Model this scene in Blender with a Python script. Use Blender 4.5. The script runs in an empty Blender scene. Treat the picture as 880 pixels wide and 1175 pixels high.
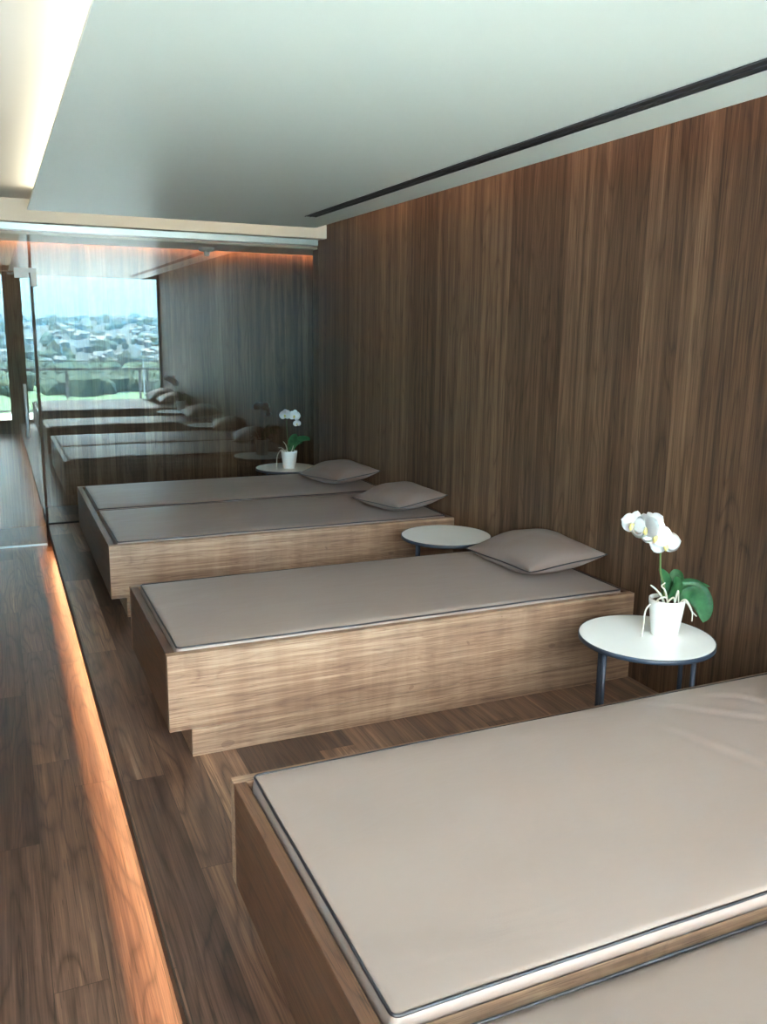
import bpy, bmesh, math, random
from mathutils import Vector, Matrix, noise
random.seed(7)
C = bpy.context.scene.collection
PI = math.pi
R = math.radians
M = {}

# ------------------------------------------------------------------ mesh helpers
def link(name, bm, mat, parent=None, smooth=False):
    me = bpy.data.meshes.new(name)
    bmesh.ops.recalc_face_normals(bm, faces=bm.faces[:])
    bm.to_mesh(me); bm.free()
    o = bpy.data.objects.new(name, me)
    C.objects.link(o)
    if mat: me.materials.append(mat)
    if smooth:
        for p in me.polygons: p.use_smooth = True
    if parent: o.parent = parent
    return o

def box(bm, x0, x1, y0, y1, z0, z1, bev=0.0, seg=2):
    r = bmesh.ops.create_cube(bm, size=1.0)
    vs = r['verts']
    for v in vs:
        v.co = Vector(((x0+x1)/2 + v.co.x*(x1-x0), (y0+y1)/2 + v.co.y*(y1-y0), (z0+z1)/2 + v.co.z*(z1-z0)))
    if bev:
        es = list({e for v in vs for e in v.link_edges})
        bmesh.ops.bevel(bm, geom=es, offset=bev, segments=seg, affect='EDGES', profile=0.5)

def cyl(bm, p0, p1, r0, r1=None, n=16):
    p0, p1 = Vector(p0), Vector(p1)
    r1 = r0 if r1 is None else r1
    d = p1 - p0
    m = Matrix.Translation((p0+p1)/2) @ d.to_track_quat('Z', 'Y').to_matrix().to_4x4()
    bmesh.ops.create_cone(bm, cap_ends=True, segments=n, radius1=r0, radius2=r1, depth=d.length, matrix=m)

def tube(bm, pts, rad, n=8, closed=False):
    pts = [Vector(p) for p in pts]
    N = len(pts)
    rr = rad if callable(rad) else (lambda t: rad)
    rings = []
    prev = None
    for i, p in enumerate(pts):
        if closed:
            t = (pts[(i+1) % N] - pts[i-1]).normalized()
        else:
            t = (pts[min(i+1, N-1)] - pts[max(i-1, 0)]).normalized()
        if prev is None:
            a = t.orthogonal().normalized()
        else:
            a = (prev - t*prev.dot(t)).normalized()
        prev = a
        b = t.cross(a)
        r = rr(i/(N-1))
        rings.append([bm.verts.new(p + a*math.cos(2*PI*k/n)*r + b*math.sin(2*PI*k/n)*r) for k in range(n)])
    for i in range(N if closed else N-1):
        A, B = rings[i], rings[(i+1) % N]
        for k in range(n):
            bm.faces.new((A[k], A[(k+1) % n], B[(k+1) % n], B[k]))
    if not closed:
        bm.faces.new(rings[0][::-1]); bm.faces.new(rings[-1])

def lathe(bm, prof, n=40):
    rings = []
    for r, z in prof:
        if r < 1e-6: rings.append([bm.verts.new((0, 0, z))])
        else: rings.append([bm.verts.new((r*math.cos(2*PI*k/n), r*math.sin(2*PI*k/n), z)) for k in range(n)])
    for A, B in zip(rings, rings[1:]):
        for k in range(n):
            a, b = A[k % len(A)], A[(k+1) % len(A)]
            c, d = B[(k+1) % len(B)], B[k % len(B)]
            f = []
            for v in (a, b, c, d):
                if v not in f: f.append(v)
            if len(f) > 2: bm.faces.new(f)

def spline(pts, n):
    pts = [Vector(p) for p in pts]
    P = [pts[0]*2-pts[1]] + pts + [pts[-1]*2-pts[-2]]
    out = []
    for i in range(1, len(P)-2):
        for k in range(n):
            t = k/n
            a, b, c, d = P[i-1], P[i], P[i+1], P[i+2]
            out.append(0.5*((2*b)+(c-a)*t+(2*a-5*b+4*c-d)*t*t+(3*b-a-3*c+d)*t**3))
    out.append(pts[-1])
    return out

def tag(o, label, cat, group=None, kind=None):
    if label: o['label'] = label
    if cat: o['category'] = cat
    if group: o['group'] = group
    if kind: o['kind'] = kind
    return o

def thing(name, label, cat, loc=(0, 0, 0), rz=0, group=None):
    o = bpy.data.objects.new(name, None); C.objects.link(o)
    o.location = loc; o.rotation_euler = (0, 0, rz)
    o.empty_display_size = 0.1
    return tag(o, label, cat, group)

def struct(name, bm, mat, label=None, parent=None):
    o = link(name, bm, mat, parent)
    o['kind'] = 'structure'
    if label: o['label'] = label
    return o

def copy_tree(o, parent=None):
    c = o.copy(); C.objects.link(c); c.parent = parent
    for ch in [k for k in bpy.data.objects if k.parent == o]:
        copy_tree(ch, c)
    return c

# ------------------------------------------------------------------ materials
class N:
    def __init__(s, name):
        s.m = bpy.data.materials.new(name); s.m.use_nodes = True
        s.t = s.m.node_tree; s.t.nodes.clear()
        s.out = s.n('ShaderNodeOutputMaterial')
    def n(s, ty, **kw):
        x = s.t.nodes.new(ty)
        for k, v in kw.items(): setattr(x, k, v)
        return x
    def l(s, a, b): s.t.links.new(a, b)
    def put(s, sock, v):
        if hasattr(v, 'is_linked') or hasattr(v, 'links'): s.l(v, sock)
        else: sock.default_value = v
    def math(s, op, a, b=0.0, c=None):
        x = s.n('ShaderNodeMath', operation=op)
        s.put(x.inputs[0], a); s.put(x.inputs[1], b)
        if c is not None: s.put(x.inputs[2], c)
        return x.outputs[0]
    def comb(s, a, b, c):
        x = s.n('ShaderNodeCombineXYZ')
        s.put(x.inputs[0], a); s.put(x.inputs[1], b); s.put(x.inputs[2], c)
        return x.outputs[0]
    def noise(s, v, scale, detail=4, rough=.55, dist=0):
        x = s.n('ShaderNodeTexNoise')
        s.l(v, x.inputs['Vector'])
        x.inputs['Scale'].default_value = scale; x.inputs['Detail'].default_value = detail
        x.inputs['Roughness'].default_value = rough; x.inputs['Distortion'].default_value = dist
        return x.outputs['Fac']
    def ramp(s, v, stops):
        x = s.n('ShaderNodeValToRGB')
        e = x.color_ramp.elements
        while len(e) < len(stops): e.new(0.5)
        for el, (p, c) in zip(e, stops): el.position = p; el.color = (*c, 1)
        s.l(v, x.inputs[0]); return x.outputs[0]
    def mix(s, f, a, b, mode='MIX'):
        x = s.n('ShaderNodeMix', data_type='RGBA', blend_type=mode)
        s.put(x.inputs[0], f); s.put(x.inputs[6], a); s.put(x.inputs[7], b)
        return x.outputs[2]
    def principled(s, col, rough=.5, metal=0, bump=None, bstr=.1, bdist=.01, **kw):
        p = s.n('ShaderNodeBsdfPrincipled')
        s.put(p.inputs['Base Color'], (*col, 1) if isinstance(col, tuple) and len(col) == 3 else col)
        s.put(p.inputs['Roughness'], rough); p.inputs['Metallic'].default_value = metal
        for k, v in kw.items(): s.put(p.inputs[k.replace('_', ' ')], v)
        if bump is not None:
            b = s.n('ShaderNodeBump'); b.inputs['Strength'].default_value = bstr; b.inputs['Distance'].default_value = bdist
            s.l(bump, b.inputs['Height']); s.l(b.outputs[0], p.inputs['Normal'])
        s.l(p.outputs[0], s.out.inputs[0])
        return p

def srgb(r, g, b):
    f = lambda c: (c/255/12.92) if c/255 <= .04045 else ((c/255+.055)/1.055)**2.4
    return (f(r), f(g), f(b))

def wood(name, along, across, w, L, stops, rough=.4, seam=0.0, seamw=.0015, tone=.5, gscale=1.0, fig=0.3, warp=0.0, spec=.5, knots=0.0, vary=.5, flame=0.0):
    k = N(name)
    tc = k.n('ShaderNodeTexCoord'); sp = k.n('ShaderNodeSeparateXYZ'); k.l(tc.outputs['Object'], sp.inputs[0])
    ax = {'x': sp.outputs[0], 'y': sp.outputs[1], 'z': sp.outputs[2]}
    other = ({'x', 'y', 'z'} - {along, across}).pop()
    g = ax[along]; s = ax[across]; t = ax[other]
    s = k.math('ADD', s, 50.0); g0 = k.math('ADD', g, 50.0)
    sw = s
    if warp:
        sw = k.math('ADD', s, k.math('MULTIPLY', k.math('SINE', k.math('MULTIPLY', s, 1/w*1.37)), warp*w))
    i = k.math('FLOOR', k.math('DIVIDE', sw, w))
    wn = k.n('ShaderNodeTexWhiteNoise', noise_dimensions='1D'); k.l(i, wn.inputs['W'])
    go = k.math('ADD', g0, k.math('MULTIPLY', wn.outputs['Value'], L))
    j = k.math('FLOOR', k.math('DIVIDE', go, L))
    wn2 = k.n('ShaderNodeTexWhiteNoise', noise_dimensions='2D'); k.l(k.comb(i, j, 0), wn2.inputs['Vector'])
    rnd = wn2.outputs['Value']
    # fine streaks
    off = k.math('MULTIPLY', rnd, 43.0)
    v1 = k.comb(k.math('ADD', k.math('MULTIPLY', g, .30*gscale), off), k.math('MULTIPLY', s, 14*gscale), k.math('MULTIPLY', t, 14*gscale))
    n1 = k.noise(v1, 1.6, 6, .62, .25)
    v3 = k.comb(k.math('ADD', k.math('MULTIPLY', g, 1.2*gscale), off), k.math('MULTIPLY', s, 95*gscale), k.math('MULTIPLY', t, 95*gscale))
    n3 = k.noise(v3, 1.8, 3, .6)
    # cathedral figure: contour lines of a stretched field
    v2 = k.comb(k.math('ADD', k.math('MULTIPLY', g, .6*gscale), off), k.math('MULTIPLY', s, 5.5*gscale), k.math('MULTIPLY', t, 5.5*gscale))
    n2 = k.noise(v2, 1.0, 2, .5, .3)
    ring = k.math('SUBTRACT', 1.0, k.math('POWER', k.math('SUBTRACT', 1.0, k.math('ABSOLUTE', k.math('SINE', k.math('MULTIPLY', n2, 42.0)))), 2.2))
    pore = k.math('MULTIPLY', k.math('GREATER_THAN', k.noise(k.comb(k.math('ADD', k.math('MULTIPLY', g, 6.0), off), k.math('MULTIPLY', s, 260.0), k.math('MULTIPLY', t, 260.0)), 1.0, 1, .5), .66), .16)
    val = k.math('ADD', k.math('MULTIPLY', n1, 1-fig), k.math('MULTIPLY', k.math('SUBTRACT', ring, .22), fig*.75))
    val = k.math('SUBTRACT', val, pore)
    val = k.math('ADD', val, k.math('MULTIPLY', k.math('SUBTRACT', n3, .5), .5))
    val = k.math('ADD', val, k.math('MULTIPLY', k.math('SUBTRACT', rnd, .5), vary))
    if flame:
        v5 = k.comb(k.math('MULTIPLY', g, 9.0), k.math('MULTIPLY', s, 1.6), k.math('MULTIPLY', t, 1.6))
        fl = k.noise(v5, 1.1, 3, .6)
        big = k.noise(k.comb(k.math('MULTIPLY', g, 1.2), k.math('MULTIPLY', s, 2.0), t), 1.5, 1, .5)
        val = k.math('ADD', val, k.math('MULTIPLY', k.math('MULTIPLY', k.math('SUBTRACT', fl, .5), big), flame*2))
    if knots:
        v4 = k.comb(k.math('MULTIPLY', g, 6.0), k.math('MULTIPLY', s, 9.0), t)
        kn = k.math('GREATER_THAN', k.noise(v4, 1.3, 1, .4), .72)
        val = k.math('SUBTRACT', val, k.math('MULTIPLY', kn, knots))
    col = k.ramp(val, stops)
    if seam:
        fr = k.math('FRACT', k.math('DIVIDE', sw, w)); e = k.math('MINIMUM', fr, k.math('SUBTRACT', 1.0, fr))
        m1 = k.math('LESS_THAN', e, seamw/w)
        fr2 = k.math('FRACT', k.math('DIVIDE', go, L)); e2 = k.math('MINIMUM', fr2, k.math('SUBTRACT', 1.0, fr2))
        m2 = k.math('LESS_THAN', e2, seamw/L)
        mm = k.math('MULTIPLY', k.math('MAXIMUM', m1, m2), seam)
        col = k.mix(mm, col, (.012, .008, .006, 1))
    rg = k.math('MULTIPLY_ADD', n1, .15, rough-.07)
    p = k.principled(col, rg, bump=n3, bstr=.06, bdist=.004)
    p.inputs['Specular IOR Level'].default_value = spec
    return k.m

walnut = [(.16, srgb(54, 38, 29)), (.36, srgb(82, 60, 46)), (.54, srgb(108, 83, 64)), (.70, srgb(132, 105, 82)), (.86, srgb(164, 135, 107))]
floorw = [(.14, srgb(44, 30, 25)), (.36, srgb(72, 52, 43)), (.56, srgb(102, 76, 62)), (.72, srgb(132, 103, 83)), (.88, srgb(178, 144, 114))]
bedw = [(.15, srgb(92, 68, 54)), (.40, srgb(130, 102, 83)), (.62, srgb(164, 136, 113)), (.85, srgb(198, 170, 144))]
M['wall'] = wood('walnut_wall_veneer', 'z', 'y', .17, 90, walnut, rough=.55, spec=.3, warp=.35, fig=.16, seam=.25, seamw=.0012, vary=.26)
M['wallx'] = wood('walnut_wall_veneer_across', 'z', 'x', .17, 90, walnut, rough=.5, spec=.3, warp=.35, fig=.16, seam=.25, seamw=.0012, vary=.26)
M['floor'] = wood('walnut_floor_planks', 'y', 'x', .145, 1.35, floorw, rough=.36, seam=.7, seamw=.0012, fig=.24, gscale=1.0, vary=.42)
M['bedx'] = wood('walnut_bed_veneer_long', 'x', 'z', .6, 90, bedw, rough=.42, fig=.12, gscale=2.0, knots=.12, vary=.0, flame=.35)
M['bedy_shaded'] = wood('walnut_bed_veneer_end_shaded', 'y', 'z', .6, 90, [(p, (col[0]*.80, col[1]*.68, col[2]*.64)) for p, col in walnut], rough=.42, fig=.2, gscale=1.3, vary=.0)  # darkened walnut: the shade on the bed end faces is in the colour

def simple(name, col, rough=.5, metal=0, noise_amt=.0, nscale=20, **kw):
    k = N(name)
    tc = k.n('ShaderNodeTexCoord')
    n = k.noise(tc.outputs['Object'], nscale, 3)
    c = k.mix(k.math('MULTIPLY', n, noise_amt), (*col, 1), tuple(x*.6 for x in col)+(1,))
    k.principled(c, rough, metal, bump=n, bstr=.03, **kw)
    return k.m

def leather(name, col):
    k = N(name)
    tc = k.n('ShaderNodeTexCoord'); sp = k.n('ShaderNodeSeparateXYZ'); k.l(tc.outputs['Object'], sp.inputs[0])
    big = k.noise(tc.outputs['Object'], 2.2, 3, .5)
    fine = k.noise(tc.outputs['Object'], 260, 2, .5)
    c = k.mix(k.math('MULTIPLY', big, .5), (*col, 1), tuple(x*.84 for x in col)+(1,))
    wr = k.noise(k.comb(k.math('MULTIPLY', sp.outputs[0], 1.2), k.math('MULTIPLY', sp.outputs[1], 3.2), sp.outputs[2]), 2.4, 3, .5, .6)
    h = k.math('ADD', k.math('MULTIPLY', fine, .02), wr)
    k.principled(c, .40, bump=h, bstr=.2, bdist=.02, Sheen_Weight=.05)
    return k.m
M['leather'] = leather('taupe_leatherette', srgb(146, 130, 123))
M['pillow'] = leather('taupe_pillow_leatherette', srgb(130, 114, 108))
M['piping'] = simple('dark_piping', srgb(40, 40, 46), .35)
M['white_paint'] = simple('white_ceiling_plaster', srgb(228, 230, 226), .75, 0, .06, 3)
M['panel_paint'] = simple('ceiling_board_paint', srgb(222, 236, 229), .32, 0, .04, 2)
M['fascia'] = simple('cream_fascia_paint', srgb(222, 214, 198), .6)
M['white_top'] = simple('white_laminate', srgb(246, 248, 248), .3)
M['blue_metal'] = simple('blue_grey_powder_coat', srgb(52, 62, 78), .45, .2)
M['black'] = simple('black_slot', srgb(22, 23, 24), .6)
M['darkframe'] = simple('dark_bronze_frame', srgb(62, 52, 46), .5, .2)
M['alu'] = simple('brushed_aluminium', srgb(190, 204, 208), .35, .7)
M['steel'] = simple('satin_steel', srgb(200, 200, 200), .28, .9)
M['handle'] = simple('pale_satin_handle', srgb(215, 218, 220), .4, .3)
M['white_plastic'] = simple('white_plastic', srgb(225, 225, 222), .4)
M['ceramic'] = simple('white_glazed_ceramic', srgb(240, 240, 238), .25)
M['soil'] = simple('bark_soil', srgb(70, 52, 40), .9, 0, .8, 60)
M['root'] = simple('silvery_aerial_root', srgb(205, 203, 190), .6, 0, .3, 60)
M['stem'] = simple('orchid_stem_green', srgb(86, 110, 62), .5)
M['yellow'] = simple('orchid_lip_yellow', srgb(225, 215, 140), .5)
M['terrace'] = simple('pale_terrace_stone', srgb(212, 216, 216), .8, 0, .2, 6)
M['rail'] = simple('rail_grey_metal', srgb(70, 76, 84), .5, .4)
M['railpale'] = simple('rail_pale_metal', srgb(150, 165, 180), .5, .4)

def petal_mat():
    k = N('orchid_petal_white')
    p = k.principled(srgb(246, 246, 248), .5, Subsurface_Weight=.15)
    return k.m
M['petal'] = petal_mat()
def leaf_mat():
    k = N('orchid_leaf_green')
    tc = k.n('ShaderNodeTexCoord')
    n = k.noise(tc.outputs['Object'], 14, 3)
    c = k.ramp(n, [(.3, srgb(28, 74, 44)), (.7, srgb(70, 138, 84))])
    k.principled(c, .48)
    return k.m
M['leaf'] = leaf_mat()

def emit(name, col, st):
    k = N(name); e = k.n('ShaderNodeEmission'); e.inputs[0].default_value = (*col, 1); e.inputs[1].default_value = st
    k.l(e.outputs[0], k.out.inputs[0]); return k.m
M['led_warm'] = emit('led_warm_white', (1.0, .84, .64), 6)
M['led_end'] = emit('led_warm_end', (1.0, .72, .46), 6.5)
M['led_orange'] = emit('led_amber', (1.0, .34, .10), 2.6)
M['led_floor'] = emit('led_amber_step', (1.0, .50, .24), 66)
M['led_back'] = emit('led_amber_far', (1.0, .44, .24), 22)

def glass(name, tint, refl):
    k = N(name)
    tr = k.n('ShaderNodeBsdfTransparent'); tr.inputs[0].default_value = (*tint, 1)
    gl = k.n('ShaderNodeBsdfGlossy'); gl.inputs['Roughness'].default_value = 0.0; gl.inputs[0].default_value = (.88, .97, 1, 1)
    fr = k.n('ShaderNodeFresnel'); fr.inputs[0].default_value = 1.5
    mx = k.n('ShaderNodeMixShader')
    k.l(k.math('MINIMUM', k.math('ADD', fr.outputs[0], refl-.04), 1.0), mx.inputs[0])
    k.l(tr.outputs[0], mx.inputs[1]); k.l(gl.outputs[0], mx.inputs[2]); k.l(mx.outputs[0], k.out.inputs[0])
    return k.m
M['glass'] = glass('partition_glass', (.93, .94, .92), .080)
M['winglass'] = glass('window_glass', (.96, .99, .99), .04)

# ------------------------------------------------------------------ key dimensions (metres)
W = 2.65          # right wall plane
EDGE = .305       # edge of the raised platform
LOW = -.17        # corridor floor
GL = 7.40         # glass partition
BACK = 8.15       # wall behind the glass
REAR = -.60       # window wall behind the camera
PB = 2.36         # underside of lowered ceiling board
UP = 2.50         # upper ceiling
LW = -1.45        # corridor left wall

# ------------------------------------------------------------------ room shell
b = bmesh.new(); box(b, EDGE, 3.1, REAR-.1, BACK, -.03, 0)
struct('floor', b, M['floor'], 'raised walnut plank floor carrying the beds')
b = bmesh.new(); box(b, LW-.1, 3.2, REAR-.1, BACK+.1, LOW-.1, LOW)
struct('floor_corridor', b, M['floor'], 'lower walnut plank floor of the corridor')
b = bmesh.new(); box(b, .375, .395, REAR, BACK, LOW, -.03)
struct('trim_riser', b, M['darkframe'], 'recessed riser below the platform edge')
b = bmesh.new(); box(b, W, W+.12, REAR-.1, 7.55, -.05, UP)
struct('wall_right', b, M['wall'], 'walnut veneered wall at the bed heads')
b = bmesh.new(); box(b, LW-.1, 3.2, BACK, BACK+.1, LOW, UP)
struct('wall_far', b, M['wallx'], 'walnut wall behind the glass partition')
b = bmesh.new(); box(b, 3.08, 3.18, 7.50, BACK, -.05, UP); box(b, W+.1, 3.1, 7.45, 7.52, -.05, UP)
struct('wall_niche', b, M['wall'])
b = bmesh.new(); box(b, LW-.1, LW, REAR-.1, BACK, LOW, UP)
struct('wall_left', b, M['wall'])
# window wall behind the camera
b = bmesh.new()
box(b, .235, .435, REAR-.15, REAR+.03, LOW, UP)                 # pillar
box(b, LW, W, REAR-.15, REAR, 2.40, UP)                         # head
box(b, LW, LW+.08, REAR-.15, REAR, LOW, UP)
struct('wall_rear', b, M['wallx'])
b = bmesh.new(); box(b, LW-.1, 3.2, REAR-.15, BACK+.1, UP, UP+.1)
struct('ceiling', b, M['white_paint'], 'upper plaster ceiling above the light cove')
b = bmesh.new(); box(b, .28, 2.358, REAR+.02, 6.652, PB, PB+.014)
panel = struct('ceiling_board', b, M['panel_paint'], 'lowered pale ceiling board')
b = bmesh.new()
for y in (0.5, 2.5, 4.5, 6.2):
    for x in (.8, 1.8): box(b, x, x+.03, y, y+.03, PB+.014, UP)
struct('ceiling_board_hanger', b, M['white_paint'], None, panel)
# fascia beam over the glass and low ceiling behind
b = bmesh.new(); box(b, LW, W, 7.20, 7.30, 2.34, UP)
struct('trim_fascia', b, M['fascia'], 'cream fascia beam above the glass partition')
b = bmesh.new(); box(b, LW, 3.1, 7.43, 8.075, 2.270, 2.290)
low = struct('ceiling_far', b, M['fascia'], 'low ceiling behind the glass partition')
b = bmesh.new(); box(b, LW, 3.1, 7.30, 7.44, 2.345, 2.36); box(b, LW, 3.1, 7.425, 7.44, 2.295, 2.36)
struct('ceiling_far_return', b, M['fascia'], None, low)

# windows behind the camera
def window(name, x0, x1, z0, z1, y, sill, lab):
    b = bmesh.new(); f = .035
    box(b, x0, x0+f, y-.03, y+.03, z0, z1); box(b, x1-f, x1, y-.03, y+.03, z0, z1)
    box(b, x0, x1, y-.03, y+.03, z1-f, z1); box(b, x0, x1, y-.03, y+.03, z0, z0+sill)
    w = struct(name, b, M['darkframe'], lab)
    b = bmesh.new(); box(b, x0+f, x1-f, y-.004, y+.004, z0+sill, z1-f)
    g = link('pane', b, M['winglass'], w)
    return w
window('window_1', .435, W, -.05, 2.40, REAR-.06, .10, 'large window behind the nearest bed, seen mirrored in the glass')
window('window_2', LW+.08, .235, LOW, 2.40, REAR-.06, .22, 'corridor window, seen mirrored in the glass door')

# ------------------------------------------------------------------ LED strips
def led(x0, x1, y0, y1, z0, z1, mat, label, group):
    b = bmesh.new(); box(b, x0, x1, y0, y1, z0, z1)
    o = link('led_strip', b, mat); tag(o, label, 'light strip', group); return o
cg = 'hidden cove light strips'
led(.325, .343, REAR+.1, 6.55, PB+.014, PB+.026, M['led_warm'], 'warm white light strip in the cove along the left edge of the ceiling board', cg)
led(.36, 2.30, 6.585, 6.60, PB+.014, PB+.024, M['led_end'], 'warm light strip lighting the cream fascia above the glass', cg)
led(2.315, 2.33, REAR+.1, 6.5, PB+.014, PB+.024, M['led_orange'], 'amber light strip grazing the top of the right walnut wall', cg)
led(EDGE+.022, EDGE+.025, REAR+.05, 7.34, -.0330, -.0303, M['led_floor'], 'amber light strip under the platform edge lighting the corridor planks', cg)
led(LW+.05, 2.95, 8.060, 8.074, 2.291, 2.303, M['led_back'], 'amber light strip at the top of the wall behind the glass', cg)
# fascia lip hiding the step light
b = bmesh.new(); box(b, EDGE-.002, EDGE+.003, REAR, 8.1, -.055, .001)
struct('trim_edge', b, M['darkframe'], 'dark metal edge of the raised floor')

# ------------------------------------------------------------------ glass partition
gp = thing('glass_partition', 'tall reflective fixed glass partition standing across the end of the bed platform', 'glass wall', (1.4, GL, 0))
def lk(name, bm, mat, parent, **kw):
    o = link(name, bm, mat, parent, **kw)
    o.location = -Vector(parent.location) if parent.rotation_euler.z == 0 else (0, 0, 0)
    return o
b = bmesh.new(); box(b, EDGE+.01, W, GL, GL+.01, .0, 2.30); lk('pane', b, M['glass'], gp)
b = bmesh.new(); box(b, EDGE+.006, W, GL-.006, GL+.016, 0, .012); lk('floor_channel', b, M['black'], gp)
b = bmesh.new(); box(b, LW, EDGE-.01, GL, GL+.01, 1.995, 2.30); lk('overpanel', b, M['glass'], gp)
b = bmesh.new()
box(b, LW, 2.609, 7.30, 7.425, 2.291, 2.338)
box(b, LW, 2.609, 7.296, 7.30, 2.325, 2.338)
lk('head_track', b, M['alu'], gp)
gd = thing('glass_door', 'frameless glass door with long pull handle across the corridor', 'door', (-.2, GL, LOW))
b = bmesh.new(); box(b, -.70, .292, GL, GL+.01, LOW+.008, 1.985, .001, 1); lk('pane', b, M['glass'], gd)
b = bmesh.new(); box(b, -.70, .292, GL-.003, GL+.013, LOW+.001, LOW+.014); lk('bottom_rail', b, M['alu'], gd)
b = bmesh.new()
for yy in (GL-.045, GL+.055):
    cyl(b, (.205, yy, .72), (.205, yy, 1.135), .0105, n=14)
for z in (.80, 1.06): cyl(b, (.205, GL-.045, z), (.205, GL+.055, z), .006, n=10)
lk('handle', b, M['handle'], gd, smooth=True)
pf = None
b = bmesh.new(); box(b, .187, .345, GL-.012, GL+.022, 1.985, 2.02, .002); box(b, .30, .345, GL-.012, GL+.022, 1.885, 1.99, .002)
box(b, .187, .288, GL-.012, GL+.022, 1.945, 1.985, .002)
lk('patch_fitting', b, M['white_plastic'], gd)

# ------------------------------------------------------------------ ceiling slot diffuser, detector
sd = thing('slot_diffuser', 'long black twin slot air diffuser in the pale ceiling board', 'air vent', (2.085, 3.0, PB))
b = bmesh.new(); box(b, 2.046, 2.122, .2, 5.99, PB-.003, PB+.001); lk('slot', b, M['black'], sd)
for x in (2.045, 2.083, 2.121):
    b = bmesh.new(); box(b, x-.002, x+.002, .2, 5.99, PB-.006, PB-.001); lk('rail', b, M['rail'], sd)
det = thing('smoke_detector', 'small white ceiling detector behind the glass partition', 'smoke detector', (1.76, 7.80, 2.270)).scale = (1.25, 1.25, 1.25)
det = bpy.data.objects['smoke_detector']
b = bmesh.new(); lathe(b, [(0, 0), (.055, 0), (.055, -.018), (.05, -.024), (0, -.024)], 24); link('base', b, M['white_plastic'], det, True)
b = bmesh.new(); lathe(b, [(0, -.02), (.022, -.022), (.02, -.05), (.012, -.056), (0, -.056)], 20); link('sensor', b, M['white_plastic'], det, True)

# ------------------------------------------------------------------ beds
BT = .415; BU = .113; TH = .035; XL = .50; XR = 2.645
def make_bed(y0, y1, double, label):
    bed = thing('platform_bed', label, 'bed', (XL, y0, 0), 0, 'walnut platform beds in a row')
    Wd = y1-y0; Ln = XR-XL
    def part(name, f, mat, lab=None):
        b = bmesh.new(); f(b); o = link(name, b, mat, bed)
        if lab: o['label'] = lab
        return o
    part('side_panel', lambda b: box(b, 0, Ln, 0, TH, BU, BT, .0015, 1), M['bedx'])
    part('side_panel', lambda b: box(b, 0, Ln, Wd-TH, Wd, BU, BT, .0015, 1), M['bedx'])
    part('end_panel', lambda b: box(b, 0.0005, TH, TH+.0005, Wd-TH-.0005, BU, BT, .0015, 1), M['bedy_shaded'])
    part('end_panel', lambda b: box(b, Ln-TH, Ln-.0005, TH+.0005, Wd-TH-.0005, BU, BT, .0015, 1), M['bedy_shaded'])
    part('deck', lambda b: box(b, TH+.0005, Ln-TH-.0005, TH+.0005, Wd-TH-.0005, BU, .235), M['bedy_shaded'])
    part('plinth', lambda b: box(b, .083, Ln-.0, .0015, Wd-.0015, 0.0, BU-.0015, .001, 1), M['bedx'], 'recessed plinth')
    if double:
        part('divider', lambda b: box(b, TH+.0005, Ln-TH-.0005, Wd/2-.0175, Wd/2+.0175, .235, BT-.002, .0015, 1), M['bedx'])
    return bed

def superround(u, h, r):          # rolled edge profile: drop from the top at distance u from the edge
    if u >= r: return 0.0
    t = 1-u/r
    return h*(1-math.sqrt(max(0.0, 1-t*t)))

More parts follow.
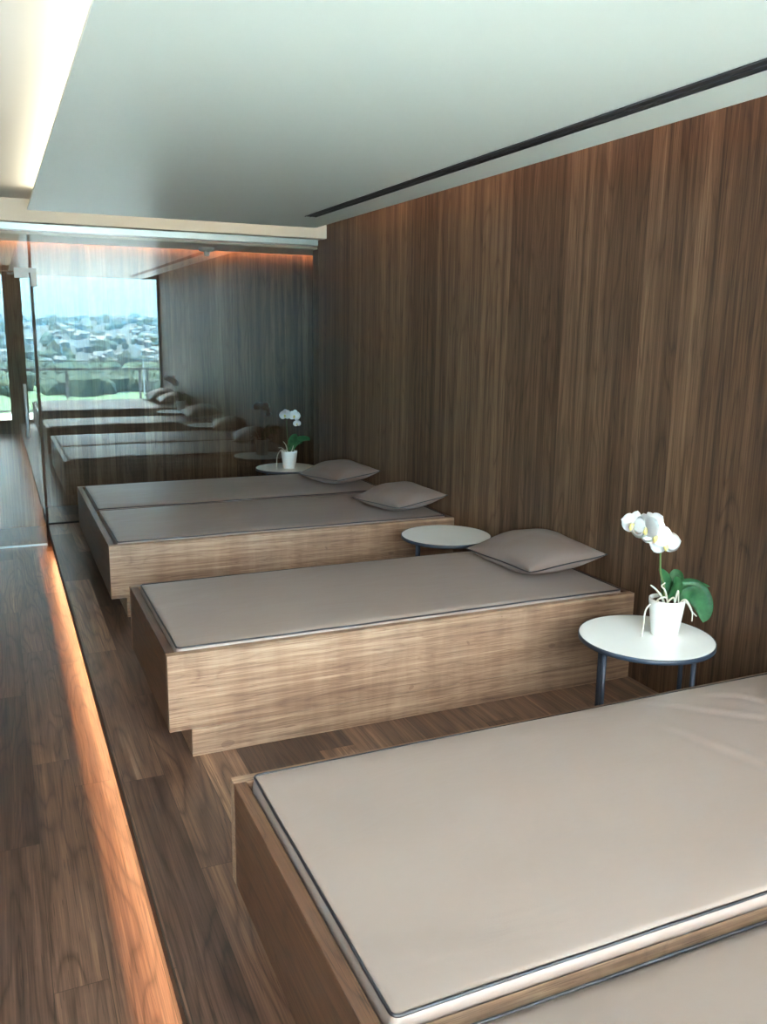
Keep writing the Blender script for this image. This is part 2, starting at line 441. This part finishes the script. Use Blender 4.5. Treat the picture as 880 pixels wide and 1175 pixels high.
def make_mattress(x0, x1, y0, y1, z0, z1, crown, label, seed, folds=(), nx=72, ny=36):
    o = thing('mattress', label, 'mattress', ((x0+x1)/2, (y0+y1)/2, z0), 0, 'taupe mattresses in the bed frames')
    lx, ly, h = x1-x0, y1-y0, z1-z0
    def coord(i, n, l):          # denser near the borders
        t = i/n
        t = .5-.5*math.cos(PI*t) if True else t
        t = .35*t + .65*(i/n)
        return (t-.5)*l
    b = bmesh.new(); top = []
    for i in range(nx+1):
        row = []
        for j in range(ny+1):
            x, y = coord(i, nx, lx), coord(j, ny, ly)
            # rounded plan corners
            cr = .016
            ax, ay = abs(x)-(lx/2-cr), abs(y)-(ly/2-cr)
            if ax > 0 and ay > 0:
                d = math.hypot(ax, ay)
                m = max(ax, ay)
                if d > 1e-6:
                    s = m/d
                    x = math.copysign(lx/2-cr+ax*s, x); y = math.copysign(ly/2-cr+ay*s, y)
            e = min(lx/2-abs(x), ly/2-abs(y))
            bx = max(0, 1-(2*x/lx)**2)**.35; by = max(0, 1-(2*y/ly)**2)**.35
            z = h + crown*bx*by
            z += .0035*noise.noise(Vector((x*3+seed, y*4, seed)))*min(1, e/.08)
            for fold in folds:
                for (ax_, ay_), (bx_, by_) in zip(fold, fold[1:]):
                    A_ = Vector((ax_-(x0+x1)/2, ay_-(y0+y1)/2)); B_ = Vector((bx_-(x0+x1)/2, by_-(y0+y1)/2)); P_ = Vector((x, y))
                    t_ = (P_-A_).dot(B_-A_)/(B_-A_).length_squared
                    if -.02 <= t_ < 1.02:
                        nn = (B_-A_).normalized(); q_ = (P_-A_).x*nn.y-(P_-A_).y*nn.x
                        end = min(1, (P_-Vector((fold[0][0]-(x0+x1)/2, fold[0][1]-(y0+y1)/2))).length/.25)
                        z += end*(.003*math.exp(-(q_/.022)**2) - .003*math.exp(-((q_-.03)/.018)**2)); break
            row.append(b.verts.new((x, y, z)))
        top.append(row)
    for i in range(nx):
        for j in range(ny):
            b.faces.new((top[i][j], top[i+1][j], top[i+1][j+1], top[i][j+1]))
    per = [top[i][0] for i in range(nx+1)] + [top[nx][j] for j in range(1, ny+1)] + [top[i][ny] for i in range(nx-1, -1, -1)] + [top[0][j] for j in range(ny-1, 0, -1)]
    prev = per
    for dz, g in ((-.006, .004), (-.018, .008), (-.04, .010), (-.08, .006), (None, 0.0)):
        ring = []
        for v in per:
            d = Vector((v.co.x/lx, v.co.y/ly, 0))
            nrm = Vector((math.copysign(1, v.co.x) if abs(abs(v.co.x)-lx/2) < .03 else 0, math.copysign(1, v.co.y) if abs(abs(v.co.y)-ly/2) < .03 else 0, 0))
            if nrm.length: nrm.normalize()
            ring.append(b.verts.new((v.co.x+nrm.x*g, v.co.y+nrm.y*g, 0 if dz is None else h+dz)))
        n = len(per)
        for a in range(n):
            b.faces.new((prev[a], prev[(a+1) % n], ring[(a+1) % n], ring[a]))
        prev = ring
    b.faces.new(prev)
    link('cover', b, M['leather'], o, True)
    # piping around the top edge
    pts = []
    cr = .016
    def arc(cx, cy, a0):
        for k in range(7):
            a = a0+PI/2*k/6; yield (cx+cr*math.cos(a), cy+cr*math.sin(a))
    hx, hy = lx/2+.002, ly/2+.002
    loop = []
    for cx, cy, a0 in ((hx-cr, -hy+cr, -PI/2), (hx-cr, hy-cr, 0), (-hx+cr, hy-cr, PI/2), (-hx+cr, -hy+cr, PI)):
        loop += list(arc(cx, cy, a0))
    full = []
    for a in range(len(loop)):
        p, q = Vector(loop[a]), Vector(loop[(a+1) % len(loop)])
        k = max(1, int((q-p).length/.06))
        for s in range(k):
            c = p.lerp(q, s/k)
            full.append((c.x + .002*noise.noise(Vector((c.x*5, c.y*5, seed))), c.y + .003*noise.noise(Vector((c.x*4, c.y*4, seed+9))), h+.001+.0025*noise.noise(Vector((c.x*4, c.y*4, seed)))))
    b = bmesh.new(); tube(b, full, .0036, 8, True)
    p = link('piping', b, M['piping'], o, True); p['label'] = 'dark piping'
    return o

bedA = make_bed(.157, 2.107, True, 'walnut double bed in the foreground, cut off by the right edge of the photo')
bedB = make_bed(3.050, 4.011, False, 'walnut single bed in the middle of the row, between two white tables')
bedC = make_bed(4.802, 6.753, True, 'walnut double bed farthest from the camera, next to the glass partition')
MZ = .236
make_mattress(.552, 2.600, .208, 1.098, MZ, .425, .020, 'taupe mattress at the bottom right corner, nearer one of the foreground double bed', 1.3)
make_mattress(.552, 2.600, 1.165, 2.058, MZ, .432, .022, 'large taupe mattress in the foreground, with folds near the wall', 4.1,
    folds=([(1.80, 2.04), (1.90, 1.962), (1.961, 1.895), (2.095, 1.78), (2.25, 1.66)], [(1.72, 1.90), (1.781, 1.794), (1.799, 1.727), (1.825, 1.637), (1.86, 1.53)], [(2.0, 2.03), (2.152, 1.939), (2.194, 1.871), (2.28, 1.78)]), nx=180, ny=90)
make_mattress(.548, 2.600, 3.094, 3.968, MZ, .424, .020, 'taupe mattress filling the single bed, dark piping along its edge', 7.7)
make_mattress(.556, 2.600, 4.850, 5.748, MZ, .422, .016, 'dark taupe mattress of the farthest double bed, the nearer of the two', 9.2)
make_mattress(.556, 2.600, 5.808, 6.706, MZ, .422, .016, 'dark taupe mattress beside the glass, the farther of the two on that bed', 12.6)

# ------------------------------------------------------------------ pillows
def make_pillow(hx, hy, T, seed):
    o = thing('pillow', None, 'pillow', (0, 0, 0), 0, 'taupe piped pillows at the wall end of the beds')
    n = 36
    def P(u, v, s):
        pin = .10
        x = hx*u*(1-pin*(1-v*v)**1.0*abs(u)**3) ; y = hy*v*(1-pin*(1-u*u)**1.0*abs(v)**3)
        prof = (max(0, 1-u**2)*max(0, 1-v**2))
        prof = prof**.42
        sharp = 1-.25*abs(u*v)
        z = s*T*prof*sharp*(1.0 if s > 0 else .62)
        z += .006*noise.noise(Vector((u*2.5+seed, v*2.5, s)))*prof
        z += .010*noise.noise(Vector((u*1.2+seed*3, v*1.4, 5)))*prof
        corner = (abs(u)*abs(v))**4
        return Vector((x, y, z + .012*corner))
    b = bmesh.new()
    f = lambda i: math.sin((i/n-.5)*PI)*.55 + (2*i/n-1)*.45
    rows = {s: [[None]*(n+1) for _ in range(n+1)] for s in (1, -1)}
    for s in (1, -1):
        for i in range(n+1):
            for j in range(n+1):
                if s == -1 and (i in (0, n) or j in (0, n)): rows[s][i][j] = rows[1][i][j]; continue
                rows[s][i][j] = b.verts.new(P(f(i), f(j), s))
        for i in range(n):
            for j in range(n):
                r = rows[s]
                b.faces.new((r[i][j], r[i+1][j], r[i+1][j+1], r[i][j+1]))
    link('cover', b, M['pillow'], o, True)
    pts = [P(f(i), -1, 1) for i in range(n)] + [P(1, f(i), 1) for i in range(n)] + [P(f(n-i), 1, 1) for i in range(n)] + [P(-1, f(n-i), 1) for i in range(n)]
    b = bmesh.new(); tube(b, pts, .0034, 7, True)
    p = link('piping', b, M['piping'], o, True); p['label'] = 'dark piping'
    return o
def put(o, loc, rz, rx=0, ry=0, label=None, s=1):
    o.scale = (s, s, s)
    o.location = loc; o.rotation_euler = (rx, ry, rz)
    if label: o['label'] = label
    return o
pw = make_pillow(.225, .285, .108, 2.0)
put(pw, (2.415, 3.545, .505), R(2), R(-2), R(-5), 'taupe pillow on the single bed, the largest pillow in view')
put(copy_tree(pw), (2.395, 5.11, .504), R(12), R(-2), R(-6), 'taupe pillow on the farthest double bed, the one nearer to the camera', .90)
put(copy_tree(pw), (2.375, 6.18, .502), R(14), R(-2), R(-5), 'taupe pillow on the farthest double bed, the one touching the orchid table in view', .92)
put(copy_tree(pw), (2.42, 1.56, .521), R(4), R(-2), R(-8), 'taupe pillow of the foreground bed, mirrored just below the right corner of the window')
put(copy_tree(pw), (2.40, .66, .514), R(0), R(-2), R(-8), 'taupe pillow of the foreground bed, mirrored in the glass nearest the window')

# ------------------------------------------------------------------ side tables
def make_table():
    t = thing('side_table', None, 'table', (0, 0, 0), 0, 'round white side tables with blue grey legs')
    r = .262; top = .43
    b = bmesh.new(); lathe(b, [(0, top-.004), (0, top), (r-.006, top), (r-.004, top-.001), (r-.004, top-.004), (0, top-.004)][1:], 96); link('tabletop', b, M['white_top'], t)
    b = bmesh.new(); lathe(b, [(0, top-.022), (r-.012, top-.022), (r, top-.018), (r, top-.001), (r-.004, top-.0005), (r-.004, top-.0042), (0, top-.0042)], 96)
    link('rim', b, M['blue_metal'], t, True)['label'] = 'blue grey metal rim'
    for k in range(4):
        a = R(188.8+90*k); x, y = .229*math.cos(a), .229*math.sin(a)
        b = bmesh.new(); cyl(b, (x, y, 0), (x, y, top-.02), .0095, n=18); link('leg', b, M['blue_metal'], t, True)
    return t
tb = make_table()
put(tb, (2.272, 2.535, 0), 0, label='round white table standing beside the single bed, large orchid on top')
put(copy_tree(tb), (2.338, 4.340, 0), R(8), label='round white table with nothing on it, between the single bed and the farthest bed')
put(copy_tree(tb), (2.222, 7.030, 0), R(20), label='round white table in front of the glass partition, small distant orchid on top')

# ------------------------------------------------------------------ orchids
def leaf_mesh(pts, width, fold=.18, n=14, face=(0, 0, 1)):
    """strap leaf along a 3d spline with a keel"""
    cp = spline(pts, n)
    b = bmesh.new(); rows = []
    for i, p in enumerate(cp):
        t = i/(len(cp)-1)
        tan = (cp[min(i+1, len(cp)-1)]-cp[max(i-1, 0)]).normalized()
        side = tan.cross(Vector(face))
        if side.length < .15: side = tan.cross(Vector((0, 1, 0)))
        side.normalize()
        up = side.cross(tan).normalized()
        w = width*.5*(math.sin(PI*min(1, .12+t*.93))**.55)*(1 if t < .9 else max(.05, (1-t)/.1)**.5)
        row = [b.verts.new(p+side*w*s+up*(abs(s)*fold*w)) for s in (-1, -.5, 0, .5, 1)]
        rows.append(row)
    for A, B in zip(rows, rows[1:]):
        for k in range(4): b.faces.new((A[k], A[k+1], B[k+1], B[k]))
    r = bmesh.ops.solidify(b, geom=b.faces[:], thickness=.0016)
    return b

def flower(parent, loc, face, s, roll=0):
    """phalaenopsis bloom: 2 broad petals, 3 sepals, lip"""
    def blade(ang, l, w, cup, tilt):
        b_ = []
        n, m = 8, 6
        rows = []
        for i in range(n+1):
            t = i/n
            ww = w*math.sin(PI*min(1, .10+t*.90))**.6 * (1 if t < .999 else .15)
            rows.append([(t*l, (j/m-.5)*2*ww, cup*l*(t*t) + tilt*l*t - .12*w*((j/m-.5)*2)**2) for j in range(m+1)])
        return rows, ang
    b = bmesh.new()
    specs = [(R(5), .50, .33, .05, .10), (R(175), .50, .33, .05, .10), (R(90), .50, .22, -.05, -.05), (R(218), .46, .20, -.05, -.08), (R(322), .46, .20, -.05, -.08)]
    for a, l, w, cup, tilt in specs:
        rows, _ = blade(a, l, w, cup, tilt)
        vs = [[b.verts.new(((x*math.cos(a)-y*math.sin(a))*s, (x*math.sin(a)+y*math.cos(a))*s, z*s)) for x, y, z in r] for r in rows]
        for A, B in zip(vs, vs[1:]):
            for k in range(len(A)-1): b.faces.new((A[k], A[k+1], B[k+1], B[k]))
    bmesh.ops.solidify(b, geom=b.faces[:], thickness=.0012)
    o = link('flower', b, M['petal'], parent, True)
    z = Vector(face).normalized()
    q = z.to_track_quat('Z', 'Y')
    o.rotation_mode = 'QUATERNION'
    # make local Y point upwards
    up = Vector((0, 0, 1)); yv = (up - z*up.dot(z)).normalized(); xv = yv.cross(z)
    m = Matrix((xv, yv, z)).transposed()
    o.rotation_quaternion = (m @ Matrix.Rotation(roll, 3, 'Z')).to_quaternion()
    o.location = loc
    b = bmesh.new()
    tube(b, [(0, 0, 0), (0, -.03*s, .09*s), (0, -.13*s, .14*s), (0, -.22*s, .10*s)], lambda t: s*(.035+.05*math.sin(PI*t)), 8)
    l = link('lip', b, M['yellow'], o, True); l['label'] = 'pale yellow lip'
    return o

def pot_prof(h, rt, rb):
    return [(0, 0), (rb-.003, 0), (rb, .004), (rt*.985, h-.02), (rt*.99, h-.018), (rt, h-.012), (rt, h), (rt-.004, h+.0005), (rt-.007, h-.003), (rt-.010, h-.03), (0, h-.03)]

def orchid(label, loc, h, rt, rb):
    o = thing('potted_orchid', label, 'plant', loc, 0, 'white orchids in white pots')
    b = bmesh.new(); lathe(b, pot_prof(h, rt, rb), 48); link('pot', b, M['ceramic'], o, True)
    b = bmesh.new()
    ri = rt-.0115
    lathe(b, [(ri, h-.029), (ri, h-.014), (ri*.7, h-.010), (ri*.3, h-.006), (0, h-.005)], 24)
    for v in b.verts: v.co.z += .003*noise.noise(v.co*90)
    for k in range(26):
        a = random.random()*2*PI; r = ri*.8*math.sqrt(random.random())
        m = Matrix.Translation((r*math.cos(a), r*math.sin(a), h-.006)) @ Matrix.Rotation(random.random()*3, 4, (random.random(), random.random(), .3))
        q = bmesh.ops.create_cube(b, size=.012, matrix=m @ Matrix.Diagonal((1.6, 1, .6, 1)))
    link('bark', b, M['soil'], o)
    return o
def roots(o, lst):
    for pts, r in lst:
        b = bmesh.new(); tube(b, spline(pts, 7), lambda t: r*(1-.4*t), 7); link('root', b, M['root'], o, True)
def leaf(o, pts, w, fold=.18, face=(0, 0, 1)):
    b = leaf_mesh(pts, w, fold, 14, face); return link('leaf', b, M['leaf'], o, True)

# near orchid (local coordinates from the pot base)
ox, oy, oz = 2.351, 2.522, .43
on = orchid('white orchid with broad green leaves on the nearest round table', (ox, oy, oz), .150, .069, .052)
H = .146
b = bmesh.new()
tube(b, spline([(-.015, 0, H-.02), (-.022, 0, .20), (-.045, 0, .26), (-.055, -.002, .33), (-.060, -.006, .39), (-.085, -.012, .44), (-.14, -.014, .475), (-.20, -.012, .485)], 8), lambda t: .0050*(1-.5*t), 8)
link('stem', b, M['stem'], on, True)
for p in ((-.045, .004, .27), (-.058, .003, .35)):
    b = bmesh.new(); bmesh.ops.create_uvsphere(b, u_segments=8, v_segments=6, radius=.0062, matrix=Matrix.Translation(p)); link('node', b, M['stem'], on, True)
for p, f, s, r in (((-.062, -.030, .385), (-.50, -.85, -.05), .118, R(8)),
                   ((-.112, -.034, .422), (-.62, -.75, .0), .120, R(-12)),
                   ((-.160, -.026, .452), (-.75, -.60, .1), .112, R(14)),
                   ((-.208, -.016, .468), (-.92, -.30, .1), .105, R(-6)),
                   ((-.105, -.008, .470), (-.2, -.75, .5), .085, R(20))):
    flower(on, p, f, s, r)
VF = (-.62, -.72, .30)
leaf(on, [(.0, 0, H-.012), (.035, -.008, H+.040), (.085, -.014, H+.058), (.145, -.020, H+.050), (.205, -.026, H+.034)], .050, .2, (-.25, -.30, .92))
leaf(on, [(.015, -.01, H-.012), (.050, -.02, H+.030), (.095, -.035, H+.034), (.128, -.050, H-.005), (.140, -.060, H-.055), (.132, -.064, H-.105)], .092, .10, VF)
leaf(on, [(-.005, 0, H-.015), (.0, .004, H+.035), (-.010, .008, H+.085), (-.040, .012, H+.135)], .048, .2, VF)
leaf(on, [(.006, .006, H-.012), (.030, .012, H+.045), (.050, .02, H+.085), (.048, .03, H+.115)], .075, .15, VF)
leaf(on, [(.0, -.01, H-.015), (.012, -.02, H+.025), (.018, -.025, H+.07), (.004, -.025, H+.105)], .050, .3, (-.2, -.9, .2))
roots(on, [([(-.03, -.02, H-.01), (-.06, -.03, H+.03), (-.09, -.03, H+.06), (-.115, -.03, H+.078)], .0050),
           ([(-.02, -.03, H-.012), (-.05, -.04, H+.05), (-.065, -.035, H+.07), (-.045, -.03, H+.08)], .0040),
           ([(-.045, -.01, H-.01), (-.075, -.03, H+.015), (-.06, -.05, H+.03), (-.04, -.05, H+.012)], .0042),
           ([(-.03, -.035, H-.012), (-.045, -.055, H+.012), (-.02, -.055, H+.025), (-.005, -.05, H-.006)], .0045),
           ([(.0, -.04, H-.012), (.002, -.048, H+.035), (.006, -.05, H+.045), (.012, -.05, H-.0)], .0046),
           ([(.02, -.04, H-.012), (.035, -.062, H+.012), (.050, -.085, H-.03), (.052, -.087, H-.07)], .0036),
           ([(.06, .0, H-.01), (.085, -.02, H-.02), (.105, -.03, H-.055), (.125, -.035, H-.075)], .0042),
           ([(-.05, .02, H-.01), (-.085, .02, H-.04), (-.10, .01, H-.10), (-.115, .0, .006)], .0040)])

# far orchid
of = orchid('small distant white orchid on the table in front of the glass', (2.235, 6.992, .43), .147, .069, .052)
b = bmesh.new()
tube(b, spline([(.0, 0, H-.02), (-.012, 0, .24), (-.018, 0, .33), (-.018, 0, .41), (.0, 0, .455), (.035, 0, .465), (.065, 0, .44), (.072, 0, .40)], 7), lambda t: .0028*(1-.4*t), 8)
link('stem', b, M['stem'], of, True)
for p, f, s, r in (((-.038, -.012, .452), (-.45, -.88, .1), .098, R(5)), ((.045, -.014, .445), (-.35, -.9, .1), .105, R(-8)), ((.068, -.012, .378), (-.4, -.85, -.1), .070, R(10)), ((-.01, .004, .47), (.3, -.6, .4), .07, 0)):
    flower(of, p, f, s, r)
leaf(of, [(.0, 0, H-.012), (.045, -.004, H+.06), (.095, -.008, H+.095), (.155, -.012, H+.10), (.195, -.012, H+.085)], .070, .15, (-.45, -.5, .6))
leaf(of, [(.0, 0, H-.012), (.03, .006, H+.06), (.050, .012, H+.11), (.075, .018, H+.145)], .085, .1, VF)
leaf(of, [(.01, .01, H-.012), (.06, .03, H+.05), (.10, .04, H+.07), (.14, .05, H+.055)], .06, .2, VF)
roots(of, [([(-.02, -.02, H-.01), (-.035, -.025, H+.05), (-.06, -.03, H+.085)], .005),
           ([(-.03, -.02, H-.01), (-.07, -.03, H+.03), (-.105, -.03, H+.035)], .0035),
           ([(-.03, -.01, H-.01), (-.075, -.02, H+.015), (-.115, -.03, H-.04), (-.118, -.03, .006)], .0046),
           ([(.0, -.04, H-.012), (.012, -.05, H+.02), (.022, -.05, H+.05)], .0045)])

# ------------------------------------------------------------------ outside: terrace, railing, valley
b = bmesh.new(); box(b, -6, 8, -2.05, REAR-.15, -.15, .03)
struct('terrace_floor', b, M['terrace'], 'pale terrace floor outside the windows')
rl = thing('balcony_railing', 'grey metal terrace railing outside the window, seen mirrored in the glass', 'railing', (1.2, -2.0, .03))
b = bmesh.new(); box(b, -6, 8, -2.01, -1.99, .94, .96); lk('top_rail', b, M['rail'], rl)
b = bmesh.new(); box(b, -6, 8, -2.02, -1.98, .79, .83); lk('handrail', b, M['rail'], rl)
b = bmesh.new(); box(b, -6, 8, -2.01, -1.99, .06, .09); lk('bottom_rail', b, M['rail'], rl)
for x in (-4.4, -3.1, -1.8, -.52, 1.18, 2.47, 2.61, 4.0, 5.3):
    b = bmesh.new(); box(b, x-.022, x+.022, -2.02, -1.98, .03, .80); lk('post', b, M['rail'], rl)
b = bmesh.new(); box(b, 2.53, 2.555, -2.01, -1.985, .03, .96); lk('post', b, M['railpale'], rl)['label'] = 'pale thin post'

def hill_h(x, d):
    base = -34
    h = base
    n = noise.noise(Vector((x*.0006, d*.0006, 0)))
    if d > 620: h += 75*(1-math.exp(-(d-620)/1500.)) + 25*min(1, (d-620)/600)*noise.noise(Vector((x*.0016, d*.0012, 3)))
    if d > 3000: h += ((d-3000)/6000)**1.1*620*(1+.35*n)
    return h
b = bmesh.new()
ds = [0, 40, 120, 240, 360, 480, 600, 700, 820, 960, 1100, 1300, 1500, 1750, 2000, 2300, 2600, 3000, 3500, 4100, 4800, 5600, 6600, 7800, 9000]
rows = []
for d in ds:
    sp = 600 + d*1.1
    rows.append([b.verts.new((300+sp*(i/40-.5)*2, -12-d, hill_h(300+sp*(i/40-.5)*2, d))) for i in range(41)])
for A, B in zip(rows, rows[1:]):
    for k in range(40): b.faces.new((A[k], A[k+1], B[k+1], B[k]))
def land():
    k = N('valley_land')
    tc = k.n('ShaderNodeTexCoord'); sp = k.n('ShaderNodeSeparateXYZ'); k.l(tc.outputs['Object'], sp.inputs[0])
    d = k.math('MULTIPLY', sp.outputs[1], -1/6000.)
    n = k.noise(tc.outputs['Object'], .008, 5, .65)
    c1 = k.ramp(d, [(.0, srgb(186, 188, 190)), (.05, srgb(180, 184, 186)), (.058, srgb(56, 84, 58)), (.1, srgb(52, 78, 56)), (.115, srgb(24, 38, 40)), (1, srgb(22, 40, 44))])  # nearest ground, out of view, made pale to bounce neutral light onto the ceiling
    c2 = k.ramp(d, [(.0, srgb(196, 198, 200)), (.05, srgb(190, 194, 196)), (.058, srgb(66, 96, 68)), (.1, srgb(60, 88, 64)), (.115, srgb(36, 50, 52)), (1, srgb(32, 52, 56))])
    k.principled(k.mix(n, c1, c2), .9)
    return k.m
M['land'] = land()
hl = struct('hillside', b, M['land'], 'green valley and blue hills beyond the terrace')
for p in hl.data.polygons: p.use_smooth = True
# trees and houses of the valley: uncountable, one mass each
b = bmesh.new()
for k in range(1500):
    d = random.uniform(440, 640) if k < 900 else random.uniform(650, 1700)
    x = random.uniform(-.25, .55)*(d+200)
    q = random.uniform(3.0, 6.5)
    r = bmesh.ops.create_icosphere(b, subdivisions=1, radius=q)
    c0 = Vector((x, -12-d, hill_h(x, d)+q*.7)); sx, sz = random.uniform(.8, 1.5), random.uniform(.8, 1.5)
    for v in r['verts']:
        u = v.co*(1+.45*noise.noise(v.co*.5+c0*.1)); v.co = c0+Vector((u.x*sx, u.y, u.z*sz))
tm = N('distant_tree_foliage'); tcn = tm.n('ShaderNodeTexCoord')
tm.principled(tm.ramp(tm.noise(tcn.outputs['Object'], .02, 3), [(.35, srgb(22, 38, 32)), (.65, srgb(40, 62, 46))]), .9)
tr = link('valley_trees', b, tm.m); tag(tr, 'hazy green belt of trees beyond the terrace railing, seen mirrored', 'trees', None, 'stuff')
b = bmesh.new()
for k in range(1100):
    d = 660*(1+random.random()**1.3*3.2)
    x = random.uniform(-.25, .55)*(d+200)
    w, l, h = random.uniform(5, 10), random.uniform(6, 10), random.uniform(3, 6)
    z = hill_h(x, d)
    box(b, x-w/2, x+w/2, -12-d-l/2, -12-d+l/2, z-3, z+h)
    r0 = [b.verts.new((x+sx*w*.56, -12-d+sy*l*.56, z+h)) for sx, sy in ((-1, -1), (1, -1), (1, 1), (-1, 1))]
    t0 = [b.verts.new((x-w*.5, -12-d, z+h*1.45)), b.verts.new((x+w*.5, -12-d, z+h*1.45))]
    b.faces.new((r0[0], r0[1], t0[1], t0[0])); b.faces.new((r0[2], r0[3], t0[0], t0[1])); b.faces.new((r0[1], r0[2], t0[1])); b.faces.new((r0[3], r0[0], t0[0]))
hm = N('distant_house_walls'); tcn = hm.n('ShaderNodeTexCoord')
hm.principled(hm.ramp(hm.noise(tcn.outputs['Object'], .03, 2), [(.38, srgb(48, 60, 66)), (.5, srgb(66, 78, 84)), (.62, srgb(98, 102, 100))]), .9)
hs = link('valley_houses', b, hm.m); tag(hs, 'pale scattered houses of the town on the far hillside, seen mirrored', 'houses', None, 'stuff')

# mist hanging in the valley
hz = N('valley_mist'); vsn = hz.n('ShaderNodeVolumeScatter'); vsn.inputs[0].default_value = (.22, .62, 1, 1); vsn.inputs['Density'].default_value = 1/4500.; vsn.inputs['Anisotropy'].default_value = .2
hz.l(vsn.outputs[0], hz.out.inputs[1])
b = bmesh.new(); box(b, -7000, 9000, -9800, -300, -80, 520)
mist = link('valley_mist', b, hz.m); tag(mist, 'bluish mist hanging over the valley and hills, seen mirrored', 'mist', None, 'stuff')

# ------------------------------------------------------------------ light
w = bpy.data.worlds.new('World'); bpy.context.scene.world = w; w.use_nodes = True
nt = w.node_tree; nt.nodes.clear()
out = nt.nodes.new('ShaderNodeOutputWorld'); bg = nt.nodes.new('ShaderNodeBackground')
tc = nt.nodes.new('ShaderNodeTexCoord'); sp = nt.nodes.new('ShaderNodeSeparateXYZ'); rp = nt.nodes.new('ShaderNodeValToRGB')
nt.links.new(tc.outputs['Generated'], sp.inputs[0]); nt.links.new(sp.outputs[2], rp.inputs[0])
e = rp.color_ramp.elements
e[0].position = 0.0; e[0].color = (.062, .120, .145, 1)
e[1].position = .05; e[1].color = (.090, .155, .175, 1)
for p_, c_ in ((.09, (.25, .32, .34)), (.2, (.85, .92, .94)), (.5, (.97, 1.0, 1.0))):
    q_ = e.new(p_); q_.color = (*c_, 1)
nt.links.new(rp.outputs[0], bg.inputs[0]); bg.inputs[1].default_value = 9.0
nt.links.new(bg.outputs[0], out.inputs[0])
def portal(name, x0, x1, z0, z1, y):
    l = bpy.data.lights.new(name, 'AREA'); l.shape = 'RECTANGLE'; l.size = x1-x0; l.size_y = z1-z0
    o = bpy.data.objects.new(name, l); C.objects.link(o)
    o.location = ((x0+x1)/2, y, (z0+z1)/2); o.rotation_euler = (R(90), 0, 0)
    l.cycles.is_portal = True
    return o
portal('window_portal', .45, W, .03, 2.40, REAR-.17)
portal('window_portal', LW+.08, .23, .03, 2.40, REAR-.17)

sun = bpy.data.lights.new('sun', 'SUN'); sun.energy = 46; sun.angle = R(6); sun.color = (1.0, .97, .93)
so = bpy.data.objects.new('sun', sun); C.objects.link(so)
so.rotation_euler = Vector((-.30, .05, 1)).to_track_quat('Z', 'Y').to_euler()

# ------------------------------------------------------------------ camera
f, pitch, yaw, roll = 993.4549, .2084, .4197, -.0139
s, c = math.sin(yaw), math.cos(yaw); sp_, cp_ = math.sin(pitch), math.cos(pitch)
Rv = Vector((c, -s, 0)); F = Vector((s*cp_, c*cp_, -sp_)); U = Vector((s*sp_, c*sp_, cp_))
cr, sr = math.cos(roll), math.sin(roll)
right = Rv*cr - U*sr; up = Rv*sr + U*cr
cam = bpy.data.cameras.new('camera'); co = bpy.data.objects.new('camera', cam); C.objects.link(co)
m = Matrix((right, up, -F)).transposed().to_4x4(); m.translation = Vector((0, 0, 1.6))
co.matrix_world = m
cam.sensor_fit = 'HORIZONTAL'; cam.sensor_width = 36; cam.lens = f/880*36
cam.clip_start = .05; cam.clip_end = 30000
sc = bpy.context.scene
sc.camera = co
vs = sc.view_settings
vs.view_transform = 'Standard'; vs.look = 'None'; vs.exposure = 1.65; vs.gamma = 1; vs.use_curve_mapping = False
cy = sc.cycles
cy.volume_bounces = 1; cy.max_bounces = 10; cy.diffuse_bounces = 6; cy.glossy_bounces = 6; cy.transparent_max_bounces = 12
cy.sample_clamp_indirect = 6; cy.use_denoising = True
cy.caustics_reflective = False; cy.caustics_refractive = False
